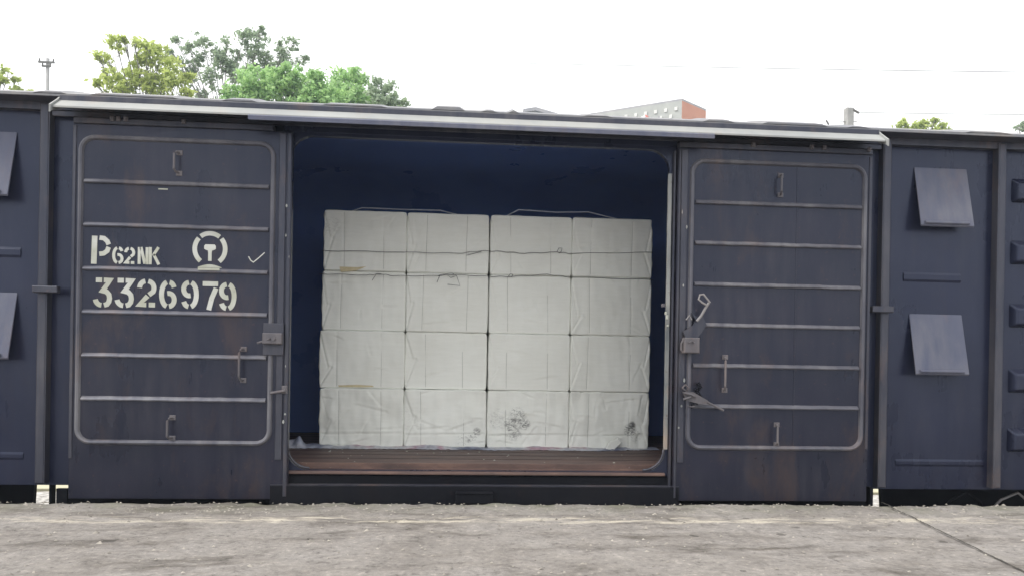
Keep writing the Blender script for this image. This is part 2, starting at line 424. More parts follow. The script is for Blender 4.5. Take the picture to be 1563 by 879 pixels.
# track
def track():
    t = thing('railway_track', (0, 1.5, GZ), 'rails and sleepers on pale ballast beneath the dark wagon', 'railway track')
    for y in (.78, 2.22):
        b = MB(); b.box(-45, 45, y - .035, y + .035, GZ + .14, GZ + .185); b.box(-45, 45, y - .01, y + .01, GZ + .03, GZ + .14); b.box(-45, 45, y - .07, y + .07, GZ + .005, GZ + .03)
        b.build('rail', M['steel'], t)
    b = MB()
    for i in range(-20, 21): b.box(i * .6 - .13, i * .6 + .13, .25, 2.75, GZ - .1, GZ + .024)
    b.build('sleepers', M['pole'], t)
track()
b = MB(); b.cbox(-60, 60, 5.25, 16, -1.5, -.79, .01)
tag(b.build('far_pavement', M['cream']), kind='structure')

# ------------------------------------------------------------------ boxcar
car = thing('boxcar', (0, 1.5, GZ + .185), 'dark blue covered goods wagon with its two sliding doors open at the platform', 'boxcar')
XL = 7.8; Y0 = .12; Y1 = 2.95; ZB = .08; ZT = 2.985
# near side wall in sheets round the opening
w_ = MB()
for s in (-1, 1):
    a, c = sorted((s * XL, s * 1.56)); w_.box(a, c, Y0, Y0 + .05, ZB, ZT)
w_.box(-1.56, 1.56, Y0, Y0 + .05, 2.86, ZT)
w_.build('side_wall', M['wall'], car)
# pressed swages beyond the outer posts
for s in (-1, 1):
    for k, z in enumerate((2.60, 2.08, 1.55, 1.0, .5)):
        b = MB()
        for (a, c) in ((4.46, 5.6), (5.9, 7.5)):
            x0, x1 = sorted((s * a, s * c)); h = .1
            vs = [(x0, Y0, z - h), (x1, Y0, z - h), (x1, Y0, z + h), (x0, Y0, z + h), (x0 + .035, Y0 - .055, z - h + .02), (x1 - .035, Y0 - .055, z - h + .02), (x1 - .035, Y0 - .055, z + h - .05), (x0 + .035, Y0 - .055, z + h - .05)]
            b.add(vs, [(4, 5, 6, 7), (0, 1, 5, 4), (1, 2, 6, 5), (2, 3, 7, 6), (3, 0, 4, 7)])
        b.build('pressed_swage', M['wall'], car, bevel=.012)
# shallow pressed lines under the vents
for s in (-1, 1):
    b = MB()
    b.ridge([(s * 3.52, 1.85), (s * 4.02, 1.85)], [(-.04, Y0), (-.02, Y0 - .01), (.02, Y0 - .01), (.04, Y0)]); b.build('shallow_swage', M['wall'], car); b = MB()
    b.ridge([(s * 3.48, .30), (s * 4.26, .30)], [(-.03, Y0), (-.012, Y0 - .006), (.012, Y0 - .006), (.03, Y0)])
    b.build('shallow_swage', M['wall'], car)
# posts
for s in (-1, 1):
    for x in (3.325, 4.325, 5.75, 7.65):
        b = MB(); X = s * x; b.cbox(X - .034, X + .034, .045, Y0, ZB + .02, ZT - .01, .008)
        b.box(X + s * (-.034) - .0025, X + s * (-.034) + .0025, .05, Y0, ZB + .02, ZT - .012)
        b.build('side_post', M['post'], car)
# door stop brackets
for s in (-1, 1):
    b = MB(); x0, x1 = sorted((s * 3.19, s * 3.37)); z = 1.565
    b.cbox(x0, x1, -.005, .045, z - .025, z + .025, .005)
    b.build('door_stop', M['post'], car)
# far side, ends and inner lining
b = MB(); b.box(-XL, XL, Y1 - .05, Y1, ZB, ZT)
b.box(-XL, -XL + .06, Y0 + .05, Y1 - .05, ZB, ZT); b.box(XL - .06, XL, Y0 + .05, Y1 - .05, ZB, ZT)
b.build('outer_shell', M['wall'], car)
b = MB(); pr = [(Y1 - .09, .26), (Y1 - .09, 2.52)] + [(Y1 - .09 - .75 * (1 - math.cos(R(a))), 2.52 + .6 * math.sin(R(a))) for a in range(8, 91, 8)] + [(1.5, 3.15), (.9, 3.12), (.4, 3.05), (Y0 + .06, 2.96)]
for x in (-XL + .08, XL - .08): b.v += [(x, y, z) for y, z in pr]
kk = len(pr); b.f = [(i, i + 1, kk + i + 1, kk + i) for i in range(kk - 1)]
b.build('inner_lining', M['inner'], car, smooth=True)
for s in (-1, 1):
    b = MB(); a, c = sorted((s * (XL - .08), s * 1.60)); b.box(a, c, Y0 + .055, Y0 + .075, .26, 2.95); b.build('side_lining', M['inner'], car)
    b = MB(); a, c = sorted((s * (XL - .08), s * (XL - .10))); b.box(a, c, Y0 + .08, Y1 - .1, .26, 2.95); b.build('end_lining', M['inner'], car)
# small pale strips laid on the lining to stand in for reflections
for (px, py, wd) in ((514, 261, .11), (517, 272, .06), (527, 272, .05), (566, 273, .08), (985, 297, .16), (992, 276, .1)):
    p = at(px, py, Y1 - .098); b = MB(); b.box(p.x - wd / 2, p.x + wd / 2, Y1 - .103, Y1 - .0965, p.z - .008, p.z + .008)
    b.build('lining_glint', M['vent'], car)
# roof : shallow arch with raised cross ribs
def roof_z(y): 
    t = (y - 1.53) / 1.62; return 3.0 + .305 * (1 - t * t) ** .9 if abs(t) < 1 else 3.0
ysr = [-.075 + 3.22 * i / 24 for i in range(25)]
b = MB(); n = len(ysr)
for x in (-XL - .05, XL + .05):
    for y in ysr: b.v.append((x, y, roof_z(y)))
for x in (-XL - .05, XL + .05):
    for y in ysr: b.v.append((x, y, roof_z(y) - .02))
for i in range(n - 1): b.f += [(i, i + 1, n + i + 1, n + i), (2 * n + i, 3 * n + i, 3 * n + i + 1, 2 * n + i + 1), (i, 2 * n + i, 2 * n + i + 1, i + 1), (n + i, n + i + 1, 3 * n + i + 1, 3 * n + i)]
b.f += [(0, n, 3 * n, 2 * n), (n - 1, 3 * n - 1, 4 * n - 1, 2 * n - 1)]
rf = b.build('roof', M['roof'], car, smooth=False)
for (a, c, h) in ((-4.4, -4.0, .02), (-3.35, -3.1, .02), (-2.95, -2.3, .018), (-1.99, -1.72, .022), (-1.25, -.75, .016), (-.42, -.15, .04), (-.04, .10, .018), (.17, .27, .034), (.75, 1.0, .012), (1.72, 1.98, .022), (2.2, 2.75, .024), (2.9, 3.1, .014), (3.9, 4.3, .016), (-5.6, -5.2, .02), (5.2, 5.6, .02), (6.4, 6.8, .02)):
    r_ = MB(); h *= .6
    for y in ysr[:-1]:
        z = roof_z(y)
        r_.v += [(a, y, z - .005), (a + .05, y, z + h), (c - .05, y, z + h), (c, y, z - .005)]
    for i in range(len(ysr) - 2):
        for j in range(3): k = i * 4 + j; r_.f.append((k, k + 1, k + 5, k + 4))
    r_.f += [(0, 1, 2, 3)]
    r_.build('roof_rib', M['roof'], rf)
# eave strip and rain hood
b = MB(); b.cbox(-XL - .05, XL + .05, -.07, Y0, 2.985, 3.0, .004); b.box(-XL, XL, .06, Y0, 2.93, 2.985)
b.build('eave_edge', M['post'], car)
def hood():
    b = MB(); x0, x1 = -3.15, 3.17
    b.prism([(-.072, 2.996), (-.078, 2.957), (-.175, 2.885), (-.177, 2.872), (-.171, 2.872), (-.166, 2.882), (-.06, 2.952), (-.06, 2.996)], 'x', x0, x1)
    return b
hd = hood().build('rain_hood', M['hood'], car)
b = MB(); b.prism([(-.0795, 2.994), (-.0735, 2.994), (-.0735, 2.958), (-.0795, 2.958)], 'x', -3.148, 3.168); b.build('hood_flange', M['post'], car)
b = MB(); b.prism([(-.171, 2.883), (-.186, 2.868), (-.186, 2.838), (-.176, 2.838), (-.172, 2.866)], 'x', -1.76, 1.78); b.build('hood_lip', M['vent'], car)
for x in (-3.165, 3.172):
    b = MB(); b.prism([(-.055, 3.0), (-.09, 2.965), (-.20, 2.885), (-.20, 2.83), (-.185, 2.845), (-.06, 2.9)], 'x', x, x + .012); b.build('hood_end', M['hood'], car)
# header above opening with door rail
b = MB(); b.cbox(-1.56, 1.56, .07, Y0, 2.84, ZT - .05, .004); b.build('door_header', M['wall'], car)
b = MB(); b.cbox(-3.28, 3.28, .062, .085, 2.885, 2.925, .004); b.build('door_rail', M['post'], car)

# doorway frame with rounded corners
fr = MB(); OUT = (-1.56, 1.56, .17, 2.86); IN = (-1.503, 1.503, .215, 2.815); rin = .17; nn = 8
inner = rrect(IN[0], IN[1], IN[2], IN[3], rin, nn)
cs = [(OUT[1], OUT[3]), (OUT[0], OUT[3]), (OUT[0], OUT[2]), (OUT[1], OUT[2])]
def frame_layer(y0, y1):
    b = MB(); K = len(inner)
    outp = []
    for i, (x, z) in enumerate(inner):
        q = i // nn; outp.append(cs[q])
    for y in (y0, y1):
        b.v += [(x, y, z) for x, z in inner]; b.v += [(x, y, z) for x, z in outp]
    for i in range(K):
        j = (i + 1) % K
        b.f += [(i, j, K + j, K + i), (2 * K + i, 3 * K + i, 3 * K + j, 2 * K + j), (i, 2 * K + i, 2 * K + j, j)]
    import_bm(b); return b
def import_bm(b):
    b.f = [f for f in b.f if len(set(b.v[i] for i in f)) >= 3]
frame_layer(.075, .122).build('doorway_frame', M['wall'], car)
# bright worn seal strip on both jambs
for s in (-1, 1):
    b = MB(); X = s * 1.505; z = .42; pts = []
    # vertical strip with slightly battered edge
    zz = [.40 + i * (2.62 - .40) / 60 for i in range(61)]
    for z in zz:
        o = .0035 * noise.noise(Vector((z * 7, s, 0)))
        b.v += [(X - .016 + o, .060 + o, z), (X + .014 + o, .060, z), (X + .014, .078, z), (X - .016 + o, .078, z)]
    for i in range(60):
        for j in range(4): k = i * 4; b.f.append((k + j, k + (j + 1) % 4, k + 4 + (j + 1) % 4, k + 4 + j))
    b.f += [(0, 1, 2, 3), (240, 243, 242, 241)]
    b.build('jamb_strip', M['jamb'], car)
    # curved corner brace at the foot
    b = MB(); pts = []
    for i in range(8):
        a = R(90 * i / 7); cx = s * (1.49 - .17)
        pts.append((cx + s * .17 * math.cos(a), .066, .40 - .17 * math.sin(a)))
    b.tube(pts, .009, 6); b.build('corner_brace', M['post'], car, smooth=True)
b = MB(); b.cbox(1.528, 1.545, .035, .075, .10, 2.80, .003); b.cbox(1.555, 1.565, .02, .075, .10, 2.80, .003); b.build('jamb_channel', M['post'], car)
for (px, py, sx, sz) in ((1018, 484, .010, .018), (1019, 497, .008, .008), (1012, 466, .014, .014), (1016, 478, .008, .012)):
    p = at(px, py, .055); b = MB(); b.cbox(p.x - sx, p.x + sx, .045, .058, p.z - sz, p.z + sz, .003); b.build('paint_chip', M['letter'] if px > 1013 else M['latch'], car)

# floor, sill and underframe bands
b = MB(); b.box(-XL + .06, XL - .06, .22, Y1 - .1, .2, .255)
fl = b.build('floor', M['floor'], car)
b = MB()
for i in range(9): y = .5 + i * .27; b.box(-XL + .1, XL - .1, y, y + .008, .255, .2565)
b.build('floor_gap', M['dark'], fl)
b = MB(); b.prism([(.19, .259), (.19, .213), (.05, .21), (.045, .195), (.045, .185), (.215, .185), (.215, .259)], 'x', -1.5, 1.5); b.build('door_sill', M['floor'], car, bevel=.003)
b = MB(); b.box(-1.56, 1.56, .075, .2, .10, .186); b.build('sill_web', M['dark'], car)
b = MB(); b.box(-XL, XL, .172, .2, ZB + .004, .185); b.build('side_sill', M['dark'], car)
for s in (-1, 1): pass
b = MB(); b.cbox(-1.60, 1.60, -.01, .05, -.16, .104, .005); b.build('track_beam', M['dark'], car)
b = MB(); b.box(-1.60, 1.60, -.006, .07, .106, .110); b.build('lower_track', M['post'], car)
b = MB(); b.cbox(-.182, .113, -.085, -.012, -.02, .058, .006); b.box(-.178, .109, -.1, -.012, .06, .065); b.build('step', M['dark'], car)

# sliding doors
def rib_prof(h=.024, wd=.021, y=0):
    return [(-wd, y), (-wd * .8, y - h * .9), (-wd * .35, y - h), (wd * .5, y - h * .5), (wd, y)]
ZR = [2.715, 2.386, 2.060, 1.731, 1.405, 1.079, .754, .423]
def door(x0, x1, rx0, rx1, left):
    yf = 0.0
    lab = 'left sliding door painted with white stencil lettering' if left else 'right sliding door with hanging latch arm and lever'
    b = MB()
    b.cbox(x0, x1, yf, yf + .05, -.005, 2.815, .004)
    d = b.build('sliding_door', M['door'], car); d['label'] = lab
    # raised outer margins
    e = MB()
    e.cbox(x0 if left else x0 + .024, rx0 - .035, yf - .008, yf, .30, 2.80, .004); e.build('door_margin', M['post'], d); e = MB()
    if left:
        e.cbox(rx1 + .045, x1 - .045, yf - .012, yf, .30, 2.80, .004); e.build('door_margin', M['post'], d); e = MB(); e.cbox(x1 - .032, x1 - .004, yf - .014, yf, .02, 2.80, .004)
    else:
        e.cbox(rx1 + .035, x1 - .002, yf - .008, yf, .42, 2.80, .004); e.build('door_margin', M['post'], d); e = MB()
        e.cbox(x0 + .004, x0 + .02, yf - .014, yf, .02, 2.80, .004)
    e.build('edge_strip', M['post'], d)
    # pressed rounded frame and cross ribs
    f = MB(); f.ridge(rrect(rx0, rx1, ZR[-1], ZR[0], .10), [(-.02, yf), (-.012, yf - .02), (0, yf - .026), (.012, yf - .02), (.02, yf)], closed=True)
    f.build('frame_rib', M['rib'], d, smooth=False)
    f = MB()
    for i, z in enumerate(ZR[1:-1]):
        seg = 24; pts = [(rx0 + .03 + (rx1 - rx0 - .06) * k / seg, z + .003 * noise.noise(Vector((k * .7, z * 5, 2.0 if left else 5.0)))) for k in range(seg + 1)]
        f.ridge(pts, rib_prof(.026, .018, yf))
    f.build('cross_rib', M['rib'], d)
    # top hanger strip
    f = MB(); f.cbox(x0 + .003, (rx1 - .0 if left else x1 - .003), yf - .012, yf + .05, 2.817, 2.86, .005); f.build('hanger_strip', M['post'], d)
    for q in ((-.93, -.88, -.82, -.35) if left else (-.25, .35, .48, .95)):
        X = (x0 + x1) / 2 + q * (x1 - x0) / 2 if not left else x0 + (q + 1.25) * .9
        f = MB(); f.cbox(X - .014, X + .014, yf - .03, yf - .012, 2.838, 2.872, .004); f.tube([(X, yf - .04, 2.855), (X, yf - .012, 2.855)], .009, 8); f.build('hanger_bolt', M['latch'], d)
    # handles
    hs = [(-2.325, 2.62, 2.466), (-1.825, 1.142, .906), (-2.345, .614, .459)] if left else [(2.384, 2.62, 2.464), (1.95, 1.149, .886), (2.387, .612, .453)]
    for (X, z1, z0) in hs:
        f = MB(); o = (z1 - z0) * .12
        f.tube([(X + .012, yf, z1), (X, yf - .045, z1 - .003), (X - .006, yf - .062, z1 - o), (X - .006, yf - .062, z0 + o), (X, yf - .045, z0 + .003), (X + .012, yf, z0)], .0085, 8)
        f.cbox(X - .012, X + .034, yf - .008, yf, z1 - .018, z1 + .02, .003); f.cbox(X - .012, X + .034, yf - .008, yf, z0 - .02, z0 + .018, .003)
        f.build('handle', M['latch'], d, smooth=False)
    if not left:
        f = MB(); f.ridge([(2.535, .45), (2.535, 2.70)], [(-.006, yf), (-.004, yf - .003), (.004, yf - .003), (.006, yf)]); f.build('weld_seam', M['door'], d)
    return d
dl = door(-3.09, -1.473, -3.03, -1.614, True)
dr = door(1.552, 3.166, 1.666, 3.103, False)

# flaked paint spots
rc = random.Random(21)
for d, (xa, xb) in ((dl, (-1.515, -1.478)), (dr, (1.575, 1.64))):
    for k in range(6):
        x = rc.uniform(xa, xb); z = rc.uniform(.5, 2.7); a = rc.uniform(.004, .009); h_ = rc.uniform(.006, .02)
        f = MB(); f.prism([(x - a, z - h_ * .4), (x, z - h_), (x + a, z - h_ * .2), (x + a * .6, z + h_ * .7), (x - a * .3, z + h_), (x - a, z + h_ * .3)], 'y', -.0165, -.0145)
        f.build('paint_chip', M['jamb'], d)
# latch hardware
f = MB(); f.cbox(-1.665, -1.512, -.030, -.012, 1.10, 1.345, .004); f.build('latch_plate', M['post'], dl)
f = MB(); f.cbox(-1.66, -1.515, -.075, -.030, 1.185, 1.268, .006); f.tube([(-1.575, -.09, 1.225), (-1.575, -.07, 1.225)], .014, 10)
f.tube([(-1.70, -.06, 1.19), (-1.64, -.06, 1.21), (-1.60, -.08, 1.225)], .008, 6); f.build('latch_box', M['latch'], dl)
f = MB(); f.tube([(-1.60, -.03, .812), (-1.55, -.045, .822), (-1.49, -.04, .832)], .010, 7); f.cbox(-1.52, -1.478, -.03, -.01, .81, .87, .003); f.build('lever', M['latch'], dl)
f = MB(); f.prism([(1.62, 1.30), (1.60, 1.345), (1.68, 1.40), (1.70, 1.44), (1.665, 1.50), (1.70, 1.47), (1.76, 1.47), (1.79, 1.40), (1.75, 1.34), (1.72, 1.30)], 'y', -.045, -.028)
f.build('latch_bracket', M['post'], dr)
f = MB(); f.cbox(1.60, 1.725, -.085, -.014, 1.175, 1.298, .008); f.tube([(1.63, -.10, 1.255), (1.655, -.10, 1.27), (1.675, -.10, 1.255)], .007, 6)
f.tube([(1.605, -.05, 1.29), (1.585, -.05, 1.25), (1.585, -.05, 1.20), (1.60, -.05, 1.18)], .008, 6); f.build('latch_box', M['latch'], dr)
f = MB(); f.tube([(1.705, -.06, 1.43), (1.735, -.07, 1.47), (1.765, -.08, 1.53), (1.79, -.09, 1.575)], .011, 8)
f.tube([(1.80, -.09, 1.575), (1.745, -.09, 1.64), (1.715, -.09, 1.635), (1.705, -.09, 1.60), (1.735, -.09, 1.575), (1.77, -.09, 1.555)], .008, 6)
f.tube([(1.62, -.05, 1.44), (1.645, -.055, 1.475), (1.665, -.055, 1.44)], .006, 6); f.build('latch_arm', M['steel'], dr)
f = MB()
f.tube([(1.60, -.05, .90), (1.625, -.05, .925), (1.65, -.05, .90), (1.63, -.05, .875), (1.60, -.05, .90)], .008, 6)
f.prism([(1.60, .87), (1.68, .87), (1.80, .805), (1.83, .765), (1.74, .775), (1.63, .80)], 'y', -.07, -.045)
f.tube([(1.61, -.08, .86), (1.66, -.09, .85), (1.70, -.09, .83)], .011, 7); f.tube([(1.60, -.08, .81), (1.66, -.09, .83)], .009, 7)
f.tube([(1.80, -.07, .79), (1.93, -.075, .725)], .009, 7)
f.tube([(1.64, -.06, .76), (1.67, -.065, .752), (1.70, -.06, .757)], .006, 6); f.build('lever', M['latch'], dr)
f = MB(); rnd = random.Random(5)
for k in range(7):
    z = .93 - k * .024; X = 1.735 + .012 * math.sin(k * 2); f.tube([(X - .014, -.03, z), (X, -.05, z + .014), (X + .016, -.035, z), (X, -.03, z - .014), (X - .014, -.03, z)], .006, 6)
f.build('chain', M['dark'], dr)

# stencil lettering -------------------------------------------------
def arc(cx, cz, rx, rz, a0, a1, n=8): return [(cx + rx * math.cos(R(a0 + (a1 - a0) * i / n)), cz + rz * math.sin(R(a0 + (a1 - a0) * i / n))) for i in range(n + 1)]
G = {
 '3': [[(.10, .93), (.46, .93)], [(.56, .93), (.92, .93), (.50, .56), (.72, .53), (.87, .43), (.91, .3), (.87, .18), (.76, .09), (.59, .06)], arc(.45, .30, .37, .24, 268, 190)],
 '2': [arc(.46, .68, .36, .25, 178, 98), arc(.54, .68, .36, .25, 84, -30) + [(.62, .44)], [(.55, .40), (.10, .08), (.48, .08)], [(.62, .08), (.97, .08)]],
 '6': [arc(.47, .5, .37, .44, 98, 262, 12), arc(.55, .66, .34, .28, 84, 20), arc(.55, .3, .34, .24, 106, -86, 12)],
 '9': [arc(.53, .5, .37, .44, 82, -82, 12), arc(.45, .34, .34, .28, 264, 200), arc(.45, .7, .34, .24, 286, 94, 12)],
 '7': [[(.02, .93), (.98, .93)], [(.86, .78), (.60, .42), (.42, .0)]],
 'P': [[(.16, 1), (.13, 0)], [(.42, .94), (.66, .92), (.84, .82), (.92, .70)], [(.92, .61), (.84, .47), (.66, .38), (.42, .36)]],
 'N': [[(.12, 1), (.12, 0)], [(.28, 1), (.68, .02)], [(.88, 1), (.88, 0)]],
 'K': [[(.12, 1), (.12, 0)], [(.85, 1), (.38, .52)], [(.42, .58), (.90, .0)]]}
def stroke(b, pts, th, y):
    P = [Vector(p) for p in pts]; L = len(P); A = []
    for i, p in enumerate(P):
        a = P[max(0, i - 1)]; c = P[min(L - 1, i + 1)]
        if 0 < i < L - 1:
            d1 = (P[i] - P[i - 1]).normalized(); d2 = (P[i + 1] - P[i]).normalized(); n1 = Vector((-d1.y, d1.x)); n2 = Vector((-d2.y, d2.x)); n_ = (n1 + n2)
            if n_.length < .3: n_ = n1
            n_.normalize(); k = 1 / max(.55, n_.dot(n1))
        else: d = (c - a).normalized(); n_ = Vector((-d.y, d.x)); k = 1
        A.append((p + n_ * th / 2 * k, p - n_ * th / 2 * k))
    o = len(b.v)
    for (p, q) in A: b.v += [(p.x, y, p.y), (q.x, y, q.y), (p.x, y + .002, p.y), (q.x, y + .002, q.y)]
    for i in range(L - 1):
        k = o + i * 4; b.f += [(k, k + 1, k + 5, k + 4), (k, k + 4, k + 6, k + 2), (k + 1, k + 3, k + 7, k + 5)]
    b.f += [(o, o + 2, o + 3, o + 1), (o + (L - 1) * 4, o + (L - 1) * 4 + 1, o + (L - 1) * 4 + 3, o + (L - 1) * 4 + 2)]
def glyph(b, ch, x0, z0, wd, h, th, y=-.0025, thx=None):
    for i, st in enumerate(G[ch]):
        stroke(b, [(x0 + u * wd, z0 + v * h) for u, v in st], (thx if (thx and i == 0) else th), y)
def zoompt(cx, cy): return at(100 + cx / 4.342, 320 + cy / 4.344, 0)
b = MB()
for ch, x0, x1, yt, yb in (('3', 188, 305, 455, 642), ('3', 332, 450, 458, 645), ('2', 478, 600, 463, 643), ('6', 625, 735, 472, 650), ('9', 770, 880, 474, 652), ('7', 905, 1014, 480, 663), ('9', 1020, 1130, 487, 664)):
    A = zoompt(x0, yb); B = zoompt(x1, yt); glyph(b, ch, A.x, A.z, B.x - A.x, B.z - A.z, .036)
b.build('wagon_number', M['letter'], dl)
b = MB()
A = zoompt(172, 360); B = zoompt(298, 178); glyph(b, 'P', A.x, A.z, B.x - A.x, B.z - A.z, .034, thx=.040)
for ch, x0, x1, yt, yb in (('6', 312, 384, 250, 358), ('2', 392, 460, 252, 360), ('N', 480, 550, 252, 362), ('K', 553, 628, 252, 364)):
    A = zoompt(x0, yb); B = zoompt(x1, yt); glyph(b, ch, A.x, A.z, B.x - A.x, B.z - A.z, .0215)
b.build('type_lettering', M['letter'], dl)
def emblem():
    b = MB(); c = zoompt(958, 262); r = .113; y = -.0025; th = .034
    c = Vector((c.x, c.z))
    for a0, a1 in ((128, 52), (42, -52), (138, 232)):
        stroke(b, [(c.x + r * math.cos(R(a0 + (a1 - a0) * i / 14)), c.y + r * 1.05 * math.sin(R(a0 + (a1 - a0) * i / 14))) for i in range(15)], th, y)
    head = [(-.043, .0), (-.043, .022), (-.034, .034), (.034, .034), (.043, .022), (.043, .0), (.030, -.008), (.016, -.012), (.013, -.03), (.013, -.092), (-.013, -.092), (-.013, -.03), (-.016, -.012), (-.030, -.008)]
    b.prism([(c.x + p[0], c.y + p[1]) for p in head], 'y', y, y + .002)
    base = [(c.x - .085 + .17 * i / 10, 1.762 + .020 * math.sin(math.pi * i / 10)) for i in range(11)]
    b.prism([(c.x - .09, 1.757)] + base + [(c.x + .09, 1.757)], 'y', y, y + .002)
    b.prism([(c.x - .08, 1.735), (c.x - .08, 1.752), (c.x + .08, 1.752), (c.x + .08, 1.735)], 'y', -.0265, -.0235)
    return b
emblem().build('railway_emblem', M['letter'], dl)
b = MB(); pts = []
for q in ((1213, 312), (1228, 338), (1245, 350), (1280, 322), (1320, 286)): p = zoompt(*q); pts.append((p.x, p.z))
stroke(b, pts, .007, -.002); b.build('chalk_tick', M['letter'], dl)
b = MB(); p = at(249, 289, 0); b.cbox(p.x - .035, p.x + .035, -.003, 0, p.z - .005, p.z + .005, .001); b.build('paint_chip', M['letter'], dl)

# vent covers
def vent(x, zt, h, wd, s):
    # hinged at the top, propped away from the wall at the foot
    yb = Y0 - .115; b = MB(); x0, x1 = x - wd / 2, x + wd / 2
    vs = [(x0, Y0 - .005, zt), (x1, Y0 - .005, zt), (x1, yb, zt - h), (x0, yb, zt - h), (x0, Y0 + .0, zt - .02), (x1, Y0 + .0, zt - .02), (x1, yb + .012, zt - h - .012), (x0, yb + .012, zt - h - .012)]
    b.add(vs, [(0, 1, 2, 3), (4, 7, 6, 5), (0, 3, 7, 4), (1, 5, 6, 2), (0, 4, 5, 1), (3, 2, 6, 7)])
    v = b.build('vent_cover', M['vent'], car, bevel=.004)
    r_ = MB(); r_.tube([(x0 + .03, yb - .004, zt - h + .02), (x1 - .05, yb - .004, zt - h + .02)], .013, 8); r_.build('lip', M['vent'], v)
    return v
for s, x in ((1, 3.825), (-1, -3.79)):
    vent(x, 2.765, .50, .46, s); vent(x - .02 * s, 1.545, .50, .46, s)

# underframe gear and bogies
b = MB(); b.box(-XL, XL, 1.38, 1.62, -.03, .19); b.build('centre_sill', M['dark'], car)
b = MB()
for s in (-1, 1):
    a, c = sorted((s * 3.39, s * 1.2)); 
b.box(at(104, 750, .25).x, at(1327, 750, .25).x, .25, .40, -.9, .195); b.build('underfloor_gear', M['dark'], car)
b = MB(); b.box(-4, 4.2, 2.70, 2.73, -.40, -.37); b.box(at(77, 750, .2).x, at(81, 750, .2).x, .18, .24, -.5, .08); b.box(at(88, 750, .12).x, at(104, 750, .12).x, .10, .13, -.2, .055); b.box(at(1322, 750, .12).x, at(1326.5, 750, .12).x, .06, .13, -.3, .1); b.build('brake_rod', M['dark'], car)
for s in (-1, 1):
    bg_ = MB(); X = s * 6.12
    bg_.prism([(X - 1.35, -.55), (X - .9, -.35), (X - .5, -.2), (X + .5, -.2), (X + .9, -.35), (X + 1.35, -.55), (X + 1.2, -.7), (X + .5, -.75), (X - .5, -.75), (X - 1.2, -.7)], 'y', .45, .58)
    bg_.prism([(X - 1.35, -.55), (X - .9, -.35), (X - .5, -.2), (X + .5, -.2), (X + .9, -.35), (X + 1.35, -.55), (X + 1.2, -.7), (X + .5, -.75), (X - .5, -.75), (X - 1.2, -.7)], 'y', 2.42, 2.55)
    bg_.box(X - .2, X + .2, .58, 2.42, -.6, -.2)
    bo = bg_.build('bogie', M['dark'], car)
    for wx in (X - .875, X + .875):
        for wy in (.78, 2.22):
            q = MB(); q.tube([(wx, wy - .07, -.51), (wx, wy + .03, -.51)], .42, 36); q.tube([(wx, wy + .03, -.51), (wx, wy + .06, -.51)], .45, 36); q.build('wheel', M['steel'], bo, smooth=False)
        q = MB(); q.tube([(wx, .5, -.51), (wx, 2.5, -.51)], .08, 14); q.build('axle', M['steel'], bo)
    q = MB(); e0 = at(54, 750, .62).x if s < 0 else at(1342, 750, .62).x; a, c = sorted((e0, s * 7.7)); q.prism([(a - (.0 if s > 0 else 0), .19), (c, .19), (c + (-.05 if s < 0 else 0), -.95), (a + (.08 if s > 0 else 0), -.95)], 'y', .62, .66); q.build('brake_gear', M['dark'], car)
    for k in range(2):
        q = MB(); X = s * (3.95 + .45 * k)
        q.tube([(X, .3, -.2), (X + s * .12, .25, -.03), (X + s * .28, .26, .03), (X + s * .42, .3, -.06), (X + s * .5, .34, -.25)], .012, 6); q.build('brake_hose', M['steel'] if k else M['dark'], car, smooth=True)

# ------------------------------------------------------------------ load: bales
FZ = .2565; YB = 1.34; BD = .78
colx = [at(488, 600, YB).x, at(617, 600, YB).x, at(743.5, 600, YB).x, at(869, 600, YB).x, at(991, 600, YB).x]
rows = [at(745, y, YB).z for y in (686, 598.5, 511.5, 422, 331)]
rows = [FZ + .008 + (rows[i] - rows[0]) for i in range(5)]
ORD = ['first', 'second', 'third', 'fourth']
special = {(0, 0): 'bottom left corner bale, white and crumpled, standing over the crumpled blue sheet',
           (0, 1): 'bottom row bale, second from left, with a black scuff at its lower right',
           (0, 2): 'bottom row bale with a large grey boot print near its left side',
           (0, 3): 'bottom right corner bale with a black smudge and a torn flap at its foot',
           (1, 0): 'white bale with a yellowish tear along its foot, directly above the bottom left bale',
           (3, 0): 'top left corner bale with a small ochre slit below its middle wire',
           (3, 1): 'top row bale just left of the middle gap, second from left',
           (3, 2): 'top row bale just right of the middle gap, with a wire twist on its right',
           (3, 3): 'top right corner bale of the white stack'}
